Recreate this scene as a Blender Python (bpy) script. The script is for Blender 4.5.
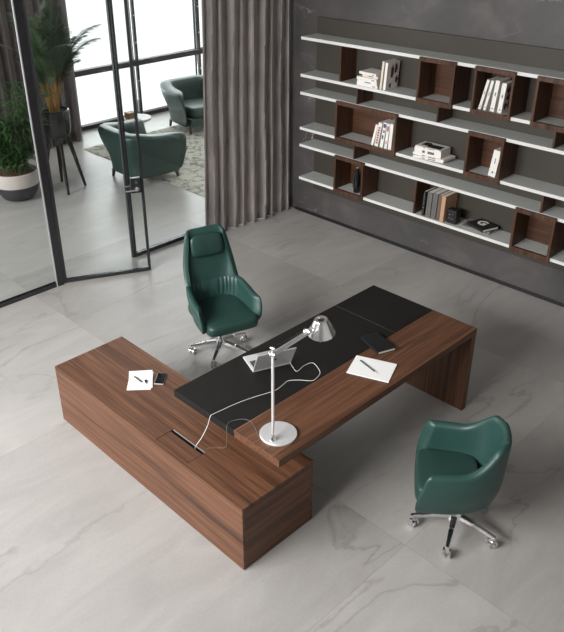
import bpy, bmesh, math, random
from mathutils import Vector, Matrix, Euler
random.seed(7)
for o in list(bpy.data.objects): bpy.data.objects.remove(o)
sc = bpy.context.scene
COL = sc.collection
PI = math.pi

# ------------------------------------------------------------------ camera
cd = bpy.data.cameras.new('camera'); cam = bpy.data.objects.new('camera', cd); COL.objects.link(cam)
F = 748.61
cd.sensor_fit = 'VERTICAL'; cd.sensor_height = 36.0; cd.sensor_width = 36.0
cd.lens = F/632*36.0
cd.shift_x = (282-257.48)/632; cd.shift_y = -(316-298.60)/632
cd.clip_start = .05; cd.clip_end = 200
fw = Vector((0.6019496, 0.63624573, -0.48254332)); rt = Vector((0.72201176, -0.69178583, -0.01146238)); up = Vector((0.34110952, 0.34150217, 0.8757970))
m = Matrix((rt, up, -fw)).transposed().to_4x4(); m.translation = Vector((0, 0, 3.6596)); cam.matrix_world = m
sc.camera = cam

# ------------------------------------------------------------------ world, daylight, lounge fill, exposure
w = bpy.data.worlds.new('sky'); sc.world = w; w.use_nodes = True
bg = w.node_tree.nodes['Background']; bg.inputs[0].default_value = (.98, .99, 1, 1); bg.inputs[1].default_value = 1.4
sc.view_settings.view_transform = 'Standard'; sc.view_settings.look = 'None'
sc.view_settings.gamma = 1; sc.view_settings.use_curve_mapping = False
sc.view_settings.exposure = 0.0
def area(name, loc, direction, sx, sy, power, color):
    l = bpy.data.lights.new(name, 'AREA'); l.shape = 'RECTANGLE'; l.size = sx; l.size_y = sy; l.energy = power; l.color = color
    o = bpy.data.objects.new(name, l); COL.objects.link(o); o.location = loc
    o.rotation_euler = Vector(direction).to_track_quat('-Z', 'Y').to_euler(); return o
dl = area('daylight_left_windows', (-2.7, 4.7, 3.7), (1, -.03, -.54), 6.5, 1.5, 500, (1, .988, .975)); dl.data.spread = math.radians(110)
area('daylight_back_windows', (9.0, 11.2, 2.2), (-.15, -1, -.1), 5.0, 4.0, 230, (.95, .98, 1))
area('lounge_fill_light', (-1.0, 9.2, 2.4), (1, -.05, -.2), 3.4, 3.0, 150, (.96, .98, 1))  # added unseen fill, not a window: brightens the lounge's left side and plants
# ------------------------------------------------------------------ materials
def newmat(name):
    mt = bpy.data.materials.new(name); mt.use_nodes = True
    nt = mt.node_tree; b = nt.nodes['Principled BSDF']; return mt, nt, b
def lin(c):
    c = c/255.0
    return c/12.92 if c <= .04045 else ((c+.055)/1.055)**2.4
def rgb(r, g, b): return (lin(r), lin(g), lin(b), 1)
def plain(name, col, rough=.5, metal=0.0, spec=.5, bump=None, vary=.06):
    mt, nt, b = newmat(name)
    b.inputs['Roughness'].default_value = rough; b.inputs['Metallic'].default_value = metal; b.inputs['Specular IOR Level'].default_value = spec
    tc = nt.nodes.new('ShaderNodeTexCoord'); n = nt.nodes.new('ShaderNodeTexNoise'); n.inputs['Scale'].default_value = 9
    nt.links.new(tc.outputs['Object'], n.inputs['Vector'])
    mx = nt.nodes.new('ShaderNodeMix'); mx.data_type = 'RGBA'
    mx.inputs[6].default_value = [c*(1-vary) for c in col[:3]]+[1]; mx.inputs[7].default_value = [min(1, c*(1+vary)) for c in col[:3]]+[1]
    nt.links.new(n.outputs['Fac'], mx.inputs[0]); nt.links.new(mx.outputs[2], b.inputs['Base Color'])
    if bump:
        n2 = nt.nodes.new('ShaderNodeTexNoise'); n2.inputs['Scale'].default_value = bump[0]; n2.inputs['Detail'].default_value = 3
        nt.links.new(tc.outputs['Object'], n2.inputs['Vector'])
        bp = nt.nodes.new('ShaderNodeBump'); bp.inputs['Strength'].default_value = bump[1]; bp.inputs['Distance'].default_value = .004
        nt.links.new(n2.outputs['Fac'], bp.inputs['Height']); nt.links.new(bp.outputs['Normal'], b.inputs['Normal'])
    return mt
def ramp(nt, stops):
    r = nt.nodes.new('ShaderNodeValToRGB'); e = r.color_ramp.elements
    while len(e) < len(stops): e.new(.5)
    for el, (p, c) in zip(e, stops): el.position = p; el.color = c
    return r
def walnut(name, axis, seed=0, bright=1.0):
    """grain runs along the axis (0,1,2)"""
    mt, nt, b = newmat(name)
    tc = nt.nodes.new('ShaderNodeTexCoord')
    def mapped(a, c):
        mp = nt.nodes.new('ShaderNodeMapping'); s = [c, c, c]; s[axis] = a; mp.inputs['Scale'].default_value = s
        mp.inputs['Location'].default_value = (seed*1.7, seed*2.3, seed*.9)
        nt.links.new(tc.outputs['Object'], mp.inputs['Vector']); return mp
    n1 = nt.nodes.new('ShaderNodeTexNoise'); n1.inputs['Scale'].default_value = 1; n1.inputs['Detail'].default_value = 5; n1.inputs['Roughness'].default_value = .55; n1.inputs['Distortion'].default_value = .25
    nt.links.new(mapped(.55, 13).outputs[0], n1.inputs['Vector'])
    n2 = nt.nodes.new('ShaderNodeTexNoise'); n2.inputs['Scale'].default_value = 1; n2.inputs['Detail'].default_value = 3
    nt.links.new(mapped(1.6, 90).outputs[0], n2.inputs['Vector'])
    B = bright
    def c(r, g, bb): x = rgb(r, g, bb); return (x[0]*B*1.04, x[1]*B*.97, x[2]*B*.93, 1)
    r1 = ramp(nt, [(.28, c(58, 38, 28)), (.42, c(97, 67, 50)), (.53, c(113, 80, 60)), (.62, c(88, 60, 44)), (.74, c(138, 103, 80))])
    nt.links.new(n1.outputs['Fac'], r1.inputs[0])
    r2 = ramp(nt, [(.32, (.62, .60, .58, 1)), (.66, (1.2, 1.2, 1.2, 1))]); nt.links.new(n2.outputs['Fac'], r2.inputs[0])
    mx = nt.nodes.new('ShaderNodeMix'); mx.data_type = 'RGBA'; mx.blend_type = 'MULTIPLY'; mx.inputs[0].default_value = 1
    nt.links.new(r1.outputs[0], mx.inputs[6]); nt.links.new(r2.outputs[0], mx.inputs[7]); nt.links.new(mx.outputs[2], b.inputs['Base Color'])
    b.inputs['Roughness'].default_value = .46; b.inputs['Specular IOR Level'].default_value = .35
    return mt
def glass_mat(name, tint=(.97, .985, .98)):
    mt = bpy.data.materials.new(name); mt.use_nodes = True; nt = mt.node_tree; nt.nodes.clear()
    out = nt.nodes.new('ShaderNodeOutputMaterial'); t = nt.nodes.new('ShaderNodeBsdfTransparent'); t.inputs[0].default_value = (*tint, 1)
    g = nt.nodes.new('ShaderNodeBsdfGlossy'); g.inputs['Roughness'].default_value = .02
    fr = nt.nodes.new('ShaderNodeFresnel'); fr.inputs[0].default_value = 1.3
    mx = nt.nodes.new('ShaderNodeMixShader'); nt.links.new(fr.outputs[0], mx.inputs[0]); nt.links.new(t.outputs[0], mx.inputs[1]); nt.links.new(g.outputs[0], mx.inputs[2])
    nt.links.new(mx.outputs[0], out.inputs[0]); return mt
def floor_mat():
    mt, nt, b = newmat('stone_floor_tiles'); N = nt.nodes.new; L = nt.links.new
    tc = N('ShaderNodeTexCoord'); sp = N('ShaderNodeSeparateXYZ'); L(tc.outputs['Object'], sp.inputs[0])
    def M(op, a, bb=None):
        n = N('ShaderNodeMath'); n.operation = op
        for i, v in enumerate((a, bb)):
            if v is None: continue
            if isinstance(v, (int, float)): n.inputs[i].default_value = v
            else: L(v, n.inputs[i])
        return n.outputs[0]
    TX, TY = 2.37, 2.58
    u = M('DIVIDE', M('SUBTRACT', sp.outputs[0], 2.99-TX*20), TX); v = M('DIVIDE', M('SUBTRACT', sp.outputs[1], 1.835-TY*20), TY)
    iu, iv = M('FLOOR', u), M('FLOOR', v); fu, fv = M('FRACT', u), M('FRACT', v)
    cm = N('ShaderNodeCombineXYZ'); L(iu, cm.inputs[0]); L(iv, cm.inputs[1])
    wn = N('ShaderNodeTexWhiteNoise'); wn.noise_dimensions = '2D'; L(cm.outputs[0], wn.inputs['Vector'])
    # vein coordinates: shifted per tile
    sc_ = N('ShaderNodeVectorMath'); sc_.operation = 'SCALE'; L(wn.outputs['Color'], sc_.inputs[0]); sc_.inputs['Scale'].default_value = 30
    ad = N('ShaderNodeVectorMath'); ad.operation = 'ADD'; L(tc.outputs['Object'], ad.inputs[0]); L(sc_.outputs[0], ad.inputs[1])
    mp = N('ShaderNodeMapping'); mp.inputs['Rotation'].default_value = (0, 0, .5); mp.inputs['Scale'].default_value = (.55, 1.5, 1); L(ad.outputs[0], mp.inputs[0])
    n1 = N('ShaderNodeTexNoise'); n1.inputs['Scale'].default_value = .9; n1.inputs['Detail'].default_value = 6; n1.inputs['Roughness'].default_value = .52; n1.inputs['Distortion'].default_value = .6
    L(mp.outputs[0], n1.inputs['Vector'])
    n2 = N('ShaderNodeTexNoise'); n2.inputs['Scale'].default_value = 2.2; n2.inputs['Detail'].default_value = 8; n2.inputs['Roughness'].default_value = .6; n2.inputs['Distortion'].default_value = .9
    L(mp.outputs[0], n2.inputs['Vector'])
    vein = ramp(nt, [(.0, (0, 0, 0, 1)), (.485, (0, 0, 0, 1)), (.5, (1, 1, 1, 1)), (.507, (.1, .1, .1, 1)), (.54, (0, 0, 0, 1))]); L(n1.outputs['Fac'], vein.inputs[0])
    base = ramp(nt, [(.3, rgb(161, 158, 155)), (.5, rgb(168, 165, 162)), (.7, rgb(176, 173, 170))]); L(n2.outputs['Fac'], base.inputs[0])
    msk = N('ShaderNodeTexNoise'); msk.inputs['Scale'].default_value = .8; L(ad.outputs[0], msk.inputs['Vector'])
    mr = ramp(nt, [(.42, (0, 0, 0, 1)), (.62, (1, 1, 1, 1))]); L(msk.outputs['Fac'], mr.inputs[0])
    vf = M('MULTIPLY', M('MULTIPLY', vein.outputs[0], mr.outputs[0]), .38)
    mx = N('ShaderNodeMix'); mx.data_type = 'RGBA'; L(vf, mx.inputs[0]); L(base.outputs[0], mx.inputs[6]); mx.inputs[7].default_value = rgb(104, 100, 98)
    par = M('MODULO', M('ADD', iu, iv), 2); fine = N('ShaderNodeTexNoise'); fine.inputs['Scale'].default_value = 55; fine.inputs['Detail'].default_value = 4; L(tc.outputs['Object'], fine.inputs[0])
    tone = M('ADD', M('SUBTRACT', M('ADD', M('MULTIPLY', wn.outputs['Value'], .07), 1.0), M('MULTIPLY', par, .10)), M('MULTIPLY', M('SUBTRACT', fine.outputs['Fac'], .5), .16))
    # joints
    du = M('MULTIPLY', M('MINIMUM', fu, M('SUBTRACT', 1, fu)), TX); dv = M('MULTIPLY', M('MINIMUM', fv, M('SUBTRACT', 1, fv)), TY)
    j = M('LESS_THAN', M('MINIMUM', du, dv), .0028)
    tone2 = M('SUBTRACT', tone, M('MULTIPLY', j, .16))
    ml = N('ShaderNodeVectorMath'); ml.operation = 'SCALE'; L(mx.outputs[2], ml.inputs[0]); L(tone2, ml.inputs['Scale'])
    L(ml.outputs[0], b.inputs['Base Color'])
    b.inputs['Roughness'].default_value = .34; b.inputs['Specular IOR Level'].default_value = .45
    return mt
def wall_mat():
    mt, nt, b = newmat('dark_marble_wall'); N = nt.nodes.new; L = nt.links.new
    tc = N('ShaderNodeTexCoord')
    n = N('ShaderNodeTexNoise'); n.inputs['Scale'].default_value = 1.6; n.inputs['Detail'].default_value = 7; n.inputs['Roughness'].default_value = .6; n.inputs['Distortion'].default_value = .5
    L(tc.outputs['Object'], n.inputs[0])
    base = ramp(nt, [(.3, rgb(62, 60, 61)), (.55, rgb(76, 73, 73)), (.75, rgb(96, 91, 89))]); L(n.outputs['Fac'], base.inputs[0])
    n2 = N('ShaderNodeTexNoise'); n2.inputs['Scale'].default_value = 1.1; n2.inputs['Detail'].default_value = 5; n2.inputs['Distortion'].default_value = 1.2
    mp = N('ShaderNodeMapping'); mp.inputs['Location'].default_value = (3, 1.4, 5); mp.inputs['Rotation'].default_value = (.7, 0, 0); mp.inputs['Scale'].default_value = (1, .8, 1.8); L(tc.outputs['Object'], mp.inputs[0]); L(mp.outputs[0], n2.inputs[0])
    v = ramp(nt, [(.0, (0, 0, 0, 1)), (.496, (0, 0, 0, 1)), (.5, (1, 1, 1, 1)), (.504, (0, 0, 0, 1))]); L(n2.outputs['Fac'], v.inputs[0])
    n3 = N('ShaderNodeTexNoise'); n3.inputs['Scale'].default_value = 1.7; L(mp.outputs[0], n3.inputs[0])
    k = ramp(nt, [(.55, (0, 0, 0, 1)), (.68, (.7, .7, .7, 1))]); L(n3.outputs['Fac'], k.inputs[0])
    ml = N('ShaderNodeMath'); ml.operation = 'MULTIPLY'; L(v.outputs[0], ml.inputs[0]); L(k.outputs[0], ml.inputs[1])
    mx = N('ShaderNodeMix'); mx.data_type = 'RGBA'; L(ml.outputs[0], mx.inputs[0]); L(base.outputs[0], mx.inputs[6]); mx.inputs[7].default_value = rgb(205, 198, 190)
    L(mx.outputs[2], b.inputs['Base Color']); b.inputs['Roughness'].default_value = .42
    return mt
def rug_mat():
    mt, nt, b = newmat('worn_grey_rug'); N = nt.nodes.new; L = nt.links.new
    tc = N('ShaderNodeTexCoord')
    n = N('ShaderNodeTexNoise'); n.inputs['Scale'].default_value = 6; n.inputs['Detail'].default_value = 8; n.inputs['Roughness'].default_value = .7; n.inputs['Distortion'].default_value = 1.5; L(tc.outputs['Object'], n.inputs[0])
    v = N('ShaderNodeTexVoronoi'); v.inputs['Scale'].default_value = 7; v.feature = 'DISTANCE_TO_EDGE'; L(tc.outputs['Object'], v.inputs['Vector'])
    ad = N('ShaderNodeMath'); ad.operation = 'MULTIPLY_ADD'; L(v.outputs['Distance'], ad.inputs[0]); ad.inputs[1].default_value = .35; L(n.outputs['Fac'], ad.inputs[2])
    r = ramp(nt, [(.36, rgb(78, 82, 78)), (.47, rgb(140, 140, 130)), (.58, rgb(192, 188, 176)), (.72, rgb(160, 158, 148))]); L(ad.outputs[0], r.inputs[0])
    L(r.outputs[0], b.inputs['Base Color']); b.inputs['Roughness'].default_value = .95
    return mt
def velvet(name, c1, c2):
    mt, nt, b = newmat(name); N = nt.nodes.new; L = nt.links.new
    tc = N('ShaderNodeTexCoord'); mp = N('ShaderNodeMapping'); mp.inputs['Scale'].default_value = (14, 14, 2.2); L(tc.outputs['Object'], mp.inputs[0])
    n = N('ShaderNodeTexNoise'); n.inputs['Scale'].default_value = 1; n.inputs['Detail'].default_value = 6; n.inputs['Roughness'].default_value = .65; L(mp.outputs[0], n.inputs[0])
    r = ramp(nt, [(.3, c1), (.7, c2)]); L(n.outputs['Fac'], r.inputs[0]); L(r.outputs[0], b.inputs['Base Color'])
    b.inputs['Roughness'].default_value = .9; b.inputs['Sheen Weight'].default_value = .35; b.inputs['Sheen Roughness'].default_value = .4
    return mt
def paper_mat(name, lines=True):
    mt, nt, b = newmat(name); N = nt.nodes.new; L = nt.links.new
    b.inputs['Roughness'].default_value = .8; b.inputs['Base Color'].default_value = (.86, .86, .85, 1)
    if lines:
        tc = N('ShaderNodeTexCoord'); wv = N('ShaderNodeTexWave'); wv.bands_direction = 'Y'; wv.inputs['Scale'].default_value = 38; L(tc.outputs['Object'], wv.inputs[0])
        n = N('ShaderNodeTexNoise'); n.inputs['Scale'].default_value = 60; L(tc.outputs['Object'], n.inputs[0])
        ml = N('ShaderNodeMath'); ml.operation = 'MULTIPLY'; L(wv.outputs['Fac'], ml.inputs[0]); L(n.outputs['Fac'], ml.inputs[1])
        r = ramp(nt, [(.4, (.86, .86, .85, 1)), (.62, (.62, .62, .62, 1))]); L(ml.outputs[0], r.inputs[0]); L(r.outputs[0], b.inputs['Base Color'])
    return mt
W_X, W_Y, W_Z = walnut('walnut_grain_x', 0, 1, .82), walnut('walnut_grain_y', 1, 2, .86), walnut('walnut_grain_z', 2, 3, .78)
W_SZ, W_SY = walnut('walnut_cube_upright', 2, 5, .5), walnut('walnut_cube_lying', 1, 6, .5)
M_FLOOR, M_WALL, M_RUG = floor_mat(), wall_mat(), rug_mat()
M_LEATHER = plain('green_leather', rgb(37, 68, 63), .42, 0, .5, (160, .12), .06)
M_LEATHER_D = plain('deep_green_leather', rgb(34, 62, 56), .42, 0, .5, (160, .12), .06)
M_LOUNGE = plain('lounge_green_leather', rgb(43, 66, 61), .38, 0, .5, (120, .12), .06)
M_DESKPAD = plain('charcoal_leather', rgb(27, 26, 25), .6, 0, .2, (260, .2), .06)
M_CHROME = plain('polished_chrome', (.9, .9, .92), .16, 1, vary=.01)
M_ALU = plain('brushed_aluminium', (.86, .86, .88), .32, .75, vary=.02)
M_SILVER = plain('laptop_silver', (.74, .75, .77), .42, .4, vary=.01)
M_BLACKM = plain('black_steel', rgb(78, 78, 82), .26, .8)
M_BLACK = plain('black_plastic', rgb(22, 22, 24), .45)
M_BLACKG = plain('black_screen_glass', rgb(12, 13, 16), .08)
M_SHELF = plain('pale_grey_lacquer', rgb(186, 189, 186), .5)
M_EDGE = plain('white_shelf_edge', rgb(214, 214, 212), .45)
M_PANEL = plain('bronze_grey_panel', rgb(55, 50, 43), .55)
M_CEIL = plain('ceiling_plaster', rgb(220, 219, 217), .9)
M_WHITE = plain('white_plaster', rgb(225, 223, 220), .9)
M_GLASS = glass_mat('clear_glass')
M_WINF = plain('dark_brown_window_frame', rgb(44, 36, 34), .5)
M_CURT = velvet('grey_velvet', rgb(120, 114, 113), rgb(164, 157, 154))
M_DRAPE = velvet('dark_taupe_drape', rgb(62, 55, 55), rgb(96, 87, 86))
M_PAPER, M_PAPERL = paper_mat('blank_paper', False), paper_mat('printed_paper')
M_PAGES = plain('book_pages', rgb(228, 222, 212), .85)
M_CASTER = plain('caster_grey', rgb(120, 122, 124), .4)
M_CABLE = plain('white_cable', rgb(225, 225, 225), .5)
M_CABLEG = plain('grey_cable', rgb(120, 118, 116), .5)
M_LEGW = plain('brown_wood_leg', rgb(74, 46, 34), .5)
M_AMBER = plain('amber_wood_box', rgb(120, 84, 36), .4)
def colm(r, g, b, rough=.6): return plain('cover_%d_%d_%d' % (r, g, b), rgb(r, g, b), rough)

# ------------------------------------------------------------------ mesh helpers
def obj(name, bm, mat, parent=None, smooth=False, loc=None, rot=None, bevel=0, sub=0, seg=2):
    bmesh.ops.recalc_face_normals(bm, faces=bm.faces)
    if smooth and not sub:
        for e in bm.edges:
            if len(e.link_faces) == 2 and e.calc_face_angle(0) > .75: e.smooth = False
    me = bpy.data.meshes.new(name); bm.to_mesh(me); bm.free()
    for mt in (mat if isinstance(mat, (list, tuple)) else [mat]): me.materials.append(mt)
    o = bpy.data.objects.new(name, me); COL.objects.link(o)
    if parent: o.parent = parent
    if loc is not None: o.location = loc
    if rot is not None: o.rotation_euler = rot
    if smooth:
        for p in me.polygons: p.use_smooth = True
    if bevel:
        md = o.modifiers.new('bevel', 'BEVEL'); md.width = bevel; md.segments = seg; md.limit_method = 'ANGLE'; md.angle_limit = .6
    if sub:
        md = o.modifiers.new('subd', 'SUBSURF'); md.levels = sub; md.render_levels = sub
    return o
def tag(o, label=None, cat=None, group=None, kind=None):
    if label: o['label'] = label
    if cat: o['category'] = cat
    if group: o['group'] = group
    if kind: o['kind'] = kind
    return o
def thing(name, label, cat, loc=(0, 0, 0), rz=0, group=None):
    o = bpy.data.objects.new(name, None); COL.objects.link(o); o.location = loc; o.rotation_euler = (0, 0, rz); o.empty_display_size = .1
    return tag(o, label, cat, group)
def struct(o): o['kind'] = 'structure'; return o
def box(bm, x0, x1, y0, y1, z0, z1, mi=0):
    vs = [bm.verts.new((x, y, z)) for z in (z0, z1) for y in (y0, y1) for x in (x0, x1)]
    for f in ((0, 2, 3, 1), (4, 5, 7, 6), (0, 1, 5, 4), (2, 6, 7, 3), (0, 4, 6, 2), (1, 3, 7, 5)):
        bm.faces.new([vs[i] for i in f]).material_index = mi
    return bm
def B(*a): return box(bmesh.new(), *a)
def prism(bm, pts, z0, z1):
    lo = [bm.verts.new((x, y, z0)) for x, y in pts]; hi = [bm.verts.new((x, y, z1)) for x, y in pts]; n = len(pts)
    bm.faces.new(lo[::-1]); bm.faces.new(hi)
    for i in range(n): bm.faces.new((lo[i], lo[(i+1) % n], hi[(i+1) % n], hi[i]))
    return bm
def rings(bm, rs, cap=True, closed=True):
    """loft through rings (lists of points)"""
    R = [[bm.verts.new(p) for p in r] for r in rs]; n = len(R[0])
    for a, b in zip(R, R[1:]):
        for i in range(n if closed else n-1): bm.faces.new((a[i], a[(i+1) % n], b[(i+1) % n], b[i]))
    if cap: bm.faces.new(R[0][::-1]); bm.faces.new(R[-1])
    return bm
def lathe(bm, prof, n=32, c=(0, 0, 0), cap=True):
    return rings(bm, [[(c[0]+r*math.cos(2*PI*k/n), c[1]+r*math.sin(2*PI*k/n), c[2]+z) for k in range(n)] for r, z in prof], cap)
def tube(bm, pts, r, n=8, r2=None):
    pts = [Vector(p) for p in pts]; rs = []; prev = None
    for i, p in enumerate(pts):
        d = (pts[min(i+1, len(pts)-1)]-pts[max(i-1, 0)]).normalized()
        if prev is None: s = d.cross(Vector((0, 0, 1)) if abs(d.z) < .95 else Vector((1, 0, 0))).normalized()
        else: s = (prev-d*prev.dot(d)).normalized()
        prev = s; t = d.cross(s); rr = r if r2 is None else r+(r2-r)*i/(len(pts)-1)
        rs.append([p+(s*math.cos(2*PI*k/n)+t*math.sin(2*PI*k/n))*rr for k in range(n)])
    return rings(bm, rs)
def spline(pts, k=8):
    P = [Vector(p) for p in pts]; P = [P[0]*2-P[1]]+P+[P[-1]*2-P[-2]]; out = []
    for i in range(1, len(P)-2):
        for j in range(k):
            t = j/k; a, b, c, d = P[i-1:i+3]
            out.append(.5*((2*b)+(c-a)*t+(2*a-5*b+4*c-d)*t*t+(3*b-a-3*c+d)*t**3))
    return out+[P[-2]]
def bar(bm, a, b, w, h, w2=None, h2=None, upv=(0, 0, 1)):
    a, b = Vector(a), Vector(b); d = (b-a).normalized(); s = d.cross(Vector(upv)).normalized(); t = s.cross(d)
    w2 = w if w2 is None else w2; h2 = h if h2 is None else h2
    R = lambda p, w, h: [p+s*x*w/2+t*y*h/2 for x, y in ((-1, -1), (1, -1), (1, 1), (-1, 1))]
    return rings(bm, [R(a, w, h), R(b, w2, h2)])
def sellipse(hx, hy, n=28, e=4, c=(0, 0), z=0):
    out = []
    for k in range(n):
        a = 2*PI*k/n; ca, sa = math.cos(a), math.sin(a)
        out.append((c[0]+hx*math.copysign(abs(ca)**(2/e), ca), c[1]+hy*math.copysign(abs(sa)**(2/e), sa), z))
    return out

# ------------------------------------------------------------------ the setting
XW, YP, YB = 6.581, 6.52, 11.3
struct(obj('floor', B(-3.0, 12.5, -2.0, YB+.25, -.12, 0), M_FLOOR))
struct(obj('ceiling', B(-3.0, 12.5, -2.0, YB+.25, 4.4, 4.52), M_CEIL))
struct(obj('wall_right', B(XW, XW+.15, -2.0, YP-.05, 0, 4.4), M_WALL))
struct(obj('wall_left', B(-3.15, -3.0, -2.0, YB+.2, 0, 4.4), M_WHITE))
struct(obj('wall_front', B(-3.0, XW, -2.15, -2.0, 0, 4.4), M_WHITE))
struct(obj('wall_middle', B(XW, 12.5, YP-.05, YP+.1, 0, 4.4), M_WHITE))
struct(obj('wall_far_right', B(12.5, 12.62, YP+.1, YB+.2, 0, 4.4), M_WHITE))
struct(obj('wall_back', B(2.42, 6.42, YB-.05, YB+.15, 0, 4.4), M_WHITE))
struct(obj('baseboard_right', B(XW-.012, XW-.0005, -1.99, YP-.3, .0005, .035), M_BLACK))
# back windows: dark frames, one window between each pair of mullions
WX = [6.50, 7.80, 9.22, 10.6, 12.0]
for i in range(4):
    a, b = WX[i], WX[i+1]; fy0, fy1 = YB-.04, YB+.08
    wd = struct(thing('window_%d' % (i+1), None, None, (a, YB, 0)))
    def wob(n, bm, mt): bmesh.ops.translate(bm, verts=bm.verts, vec=(-a, -YB, 0)); return obj(n, bm, mt, wd)
    mu = wob('mullion', B(a-(.06 if i == 0 else .0), a+.05, fy0, fy1, 0, 4.39), M_WINF)
    for z0, z1 in ((0, .07), (.91, 1.0), (3.1, 3.2), (4.3, 4.39)): wob('rail', B(a+.05, b-.0005, fy0, fy1, z0, z1), M_WINF)
    for z0, z1 in ((.07, .91), (1.0, 3.1), (3.2, 4.3)): wob('pane', B(a+.05, b-.0005, YB+.01, YB+.018, z0, z1), M_GLASS)
    for z in (.65, 1.3, 1.75): wob('bolt', tube(bmesh.new(), [(a+.025, fy0, z), (a+.025, fy0-.004, z)], .012, 10), M_ALU)
struct(obj('wall_far_back', B(12.0, 12.5, YB-.05, YB+.15, 0, 4.4), M_WHITE))

# glass partition with an open swing door
def partition(name, x0, x1, wl, wr):
    o = struct(thing(name, None, None, (x0, YP, 0))); a, b = x0+wl, x1-wr; h = .015
    def q(n, bm, mt, **k): bmesh.ops.translate(bm, verts=bm.verts, vec=(-x0, -YP, 0)); return obj(n, bm, mt, o, **k)
    q('post', B(x0, a, YP-h, YP+h, 0, 4.39), M_BLACKM, bevel=.003); q('post', B(b, x1, YP-h, YP+h, 0, 4.39), M_BLACKM, bevel=.003)
    q('rail', B(a, b, YP-h-.01, YP+h+.01, 0, .045), M_BLACKM); q('rail', B(a, b, YP-h, YP+h, 4.3, 4.39), M_BLACKM)
    q('glass_pane', B(a, b, YP-.006, YP+.006, .045, 4.3), M_GLASS); return q
q = partition('wall_glass_left', -3.0, 3.335, .05, .068)
q('edge_strip', B(3.252, 3.2648, YP-.026, YP-.0155, .0, 4.29), M_ALU)['label'] = 'bright metal edge strip'  # thin bright metal strip along the post's left edge
q('post_cap', B(3.266, 3.334, YP-.028, YP-.0153, .0, 4.38), M_BLACKM)
q = partition('wall_glass_right', 4.229, XW-.01, .024, .05)
q('glazing_stop', B(4.265, 4.288, YP-.014, YP+.014, .046, 4.29), M_BLACKM, bevel=.003)
q('transom', B(3.3352, 4.227, YP-.015, YP+.015, 3.26, 3.36), M_BLACKM)
door = struct(thing('door_1', None, None, (3.346, YP+.01, 0), math.atan2(-.417, .845)))
LW = .942
obj('hinge_stile', B(0, .044, -.018, .018, .006, 3.2), M_BLACKM, door, bevel=.003)
obj('lock_stile', B(LW-.03, LW, -.014, .014, .006, 3.2), M_BLACKM, door, bevel=.003)
obj('bottom_rail', B(.044, LW-.03, -.016, .016, .006, .045), M_BLACKM, door); obj('top_rail', B(.044, LW-.03, -.014, .014, 3.15, 3.2), M_BLACKM, door)
obj('glass_pane', B(.044, LW-.03, -.005, .005, .045, 3.15), M_GLASS, door)
lp = obj('lock_plate', B(LW-.135, LW-.031, -.026, .026, .91, 1.07), M_BLACKM, door, bevel=.004)
for s in (-1, 1):
    bm = bmesh.new(); hx = LW-.075
    tube(bm, [(hx, s*.027, .955), (hx, s*.036, .955)], .026, 20); tube(bm, spline([(hx, s*.036, .955), (hx, s*.062, .955), (hx-.03, s*.07, .955), (hx-.125, s*.07, .955)], 6), .0095, 12)
    obj('lever_handle', bm, M_CHROME, door, smooth=True)
    bm = bmesh.new(); tube(bm, [(hx, s*.027, 1.03), (hx, s*.036, 1.03)], .018, 18); obj('lock_rose', bm, M_CHROME, door)

# curtains
def curtain(name, label, path, n, amp, zt, mat, tight, t=.012):
    P = spline(path, 40); L = [0]
    for a, b in zip(P, P[1:]): L.append(L[-1]+(b-a).length)
    tot = L[-1]; N = n*14; rows = 22; bm = bmesh.new(); G = []
    c = sum(P, Vector())/len(P)
    def at(s):
        for i in range(len(L)-1):
            if L[i+1] >= s: f = (s-L[i])/max(1e-9, L[i+1]-L[i]); return P[i].lerp(P[i+1], f), (P[i+1]-P[i]).normalized()
        return P[-1], (P[-1]-P[-2]).normalized()
    ph = [random.uniform(-1.3, 1.3) for _ in range(n+2)]; am = [random.uniform(.55, 1.25) for _ in range(n+2)]
    for j in range(rows+1):
        z = .006+(zt-.006)*j/rows; k = z/zt; row = []
        for i in range(N+1):
            s = i/N; q = s*n; a0 = int(q); fr = q-a0; fr2 = fr*fr*(3-2*fr)
            A = amp*((1-fr2)*am[a0]+fr2*am[min(a0+1, n+1)])*(1-.25*k)
            p, d = at(s*tot); nn = Vector((-d.y, d.x, 0))
            ang = 2*PI*q+((1-fr2)*ph[a0]+fr2*ph[min(a0+1, n+1)])*(1+.5*math.sin(3*z))
            off = A*(math.sin(ang)+.12*math.sin(2*ang+1.3+z*.8))
            pos = p+nn*off+d*(.018*math.cos(ang*2)); pos = tight(pos, s, z); row.append(bm.verts.new((pos.x, pos.y, z)))
        G.append(row)
    for j in range(rows):
        for i in range(N): bm.faces.new((G[j][i], G[j][i+1], G[j+1][i+1], G[j+1][i]))
    o = obj(name, bm, mat, smooth=True); md = o.modifiers.new('cloth_thickness', 'SOLIDIFY'); md.thickness = t; md.offset = 0
    return tag(o, label, 'curtain')
curtain('curtain', 'full-height grey velvet curtain with deep folds beside the bookcase wall', [(5.20, 6.40, 0), (5.6, 6.335, 0), (6.1, 6.29, 0), (6.52, 6.31, 0)], 9, .042, 4.2, M_CURT,
        lambda p, s, z: p+Vector((.115*(1-s)*z/2.6*(1-.25*z/2.6), -.02*z/2.6*(1-s), 0)))
curtain('drape', 'dark taupe floor-length drape behind the palm at the window', [(3.3, 10.86, 0), (4.8, 10.8, 0), (6.25, 10.80, 0)], 15, .06, 4.2, M_DRAPE, lambda p, s, z: p)

# rug
bm = bmesh.new(); box(bm, 0, 3.3, 0, 3.05, .0005, .012); ru = obj('rug', bm, M_RUG, loc=(6.02, 7.3, 0)); tag(ru, 'worn grey patterned rug under the lounge armchairs', 'rug')

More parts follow.
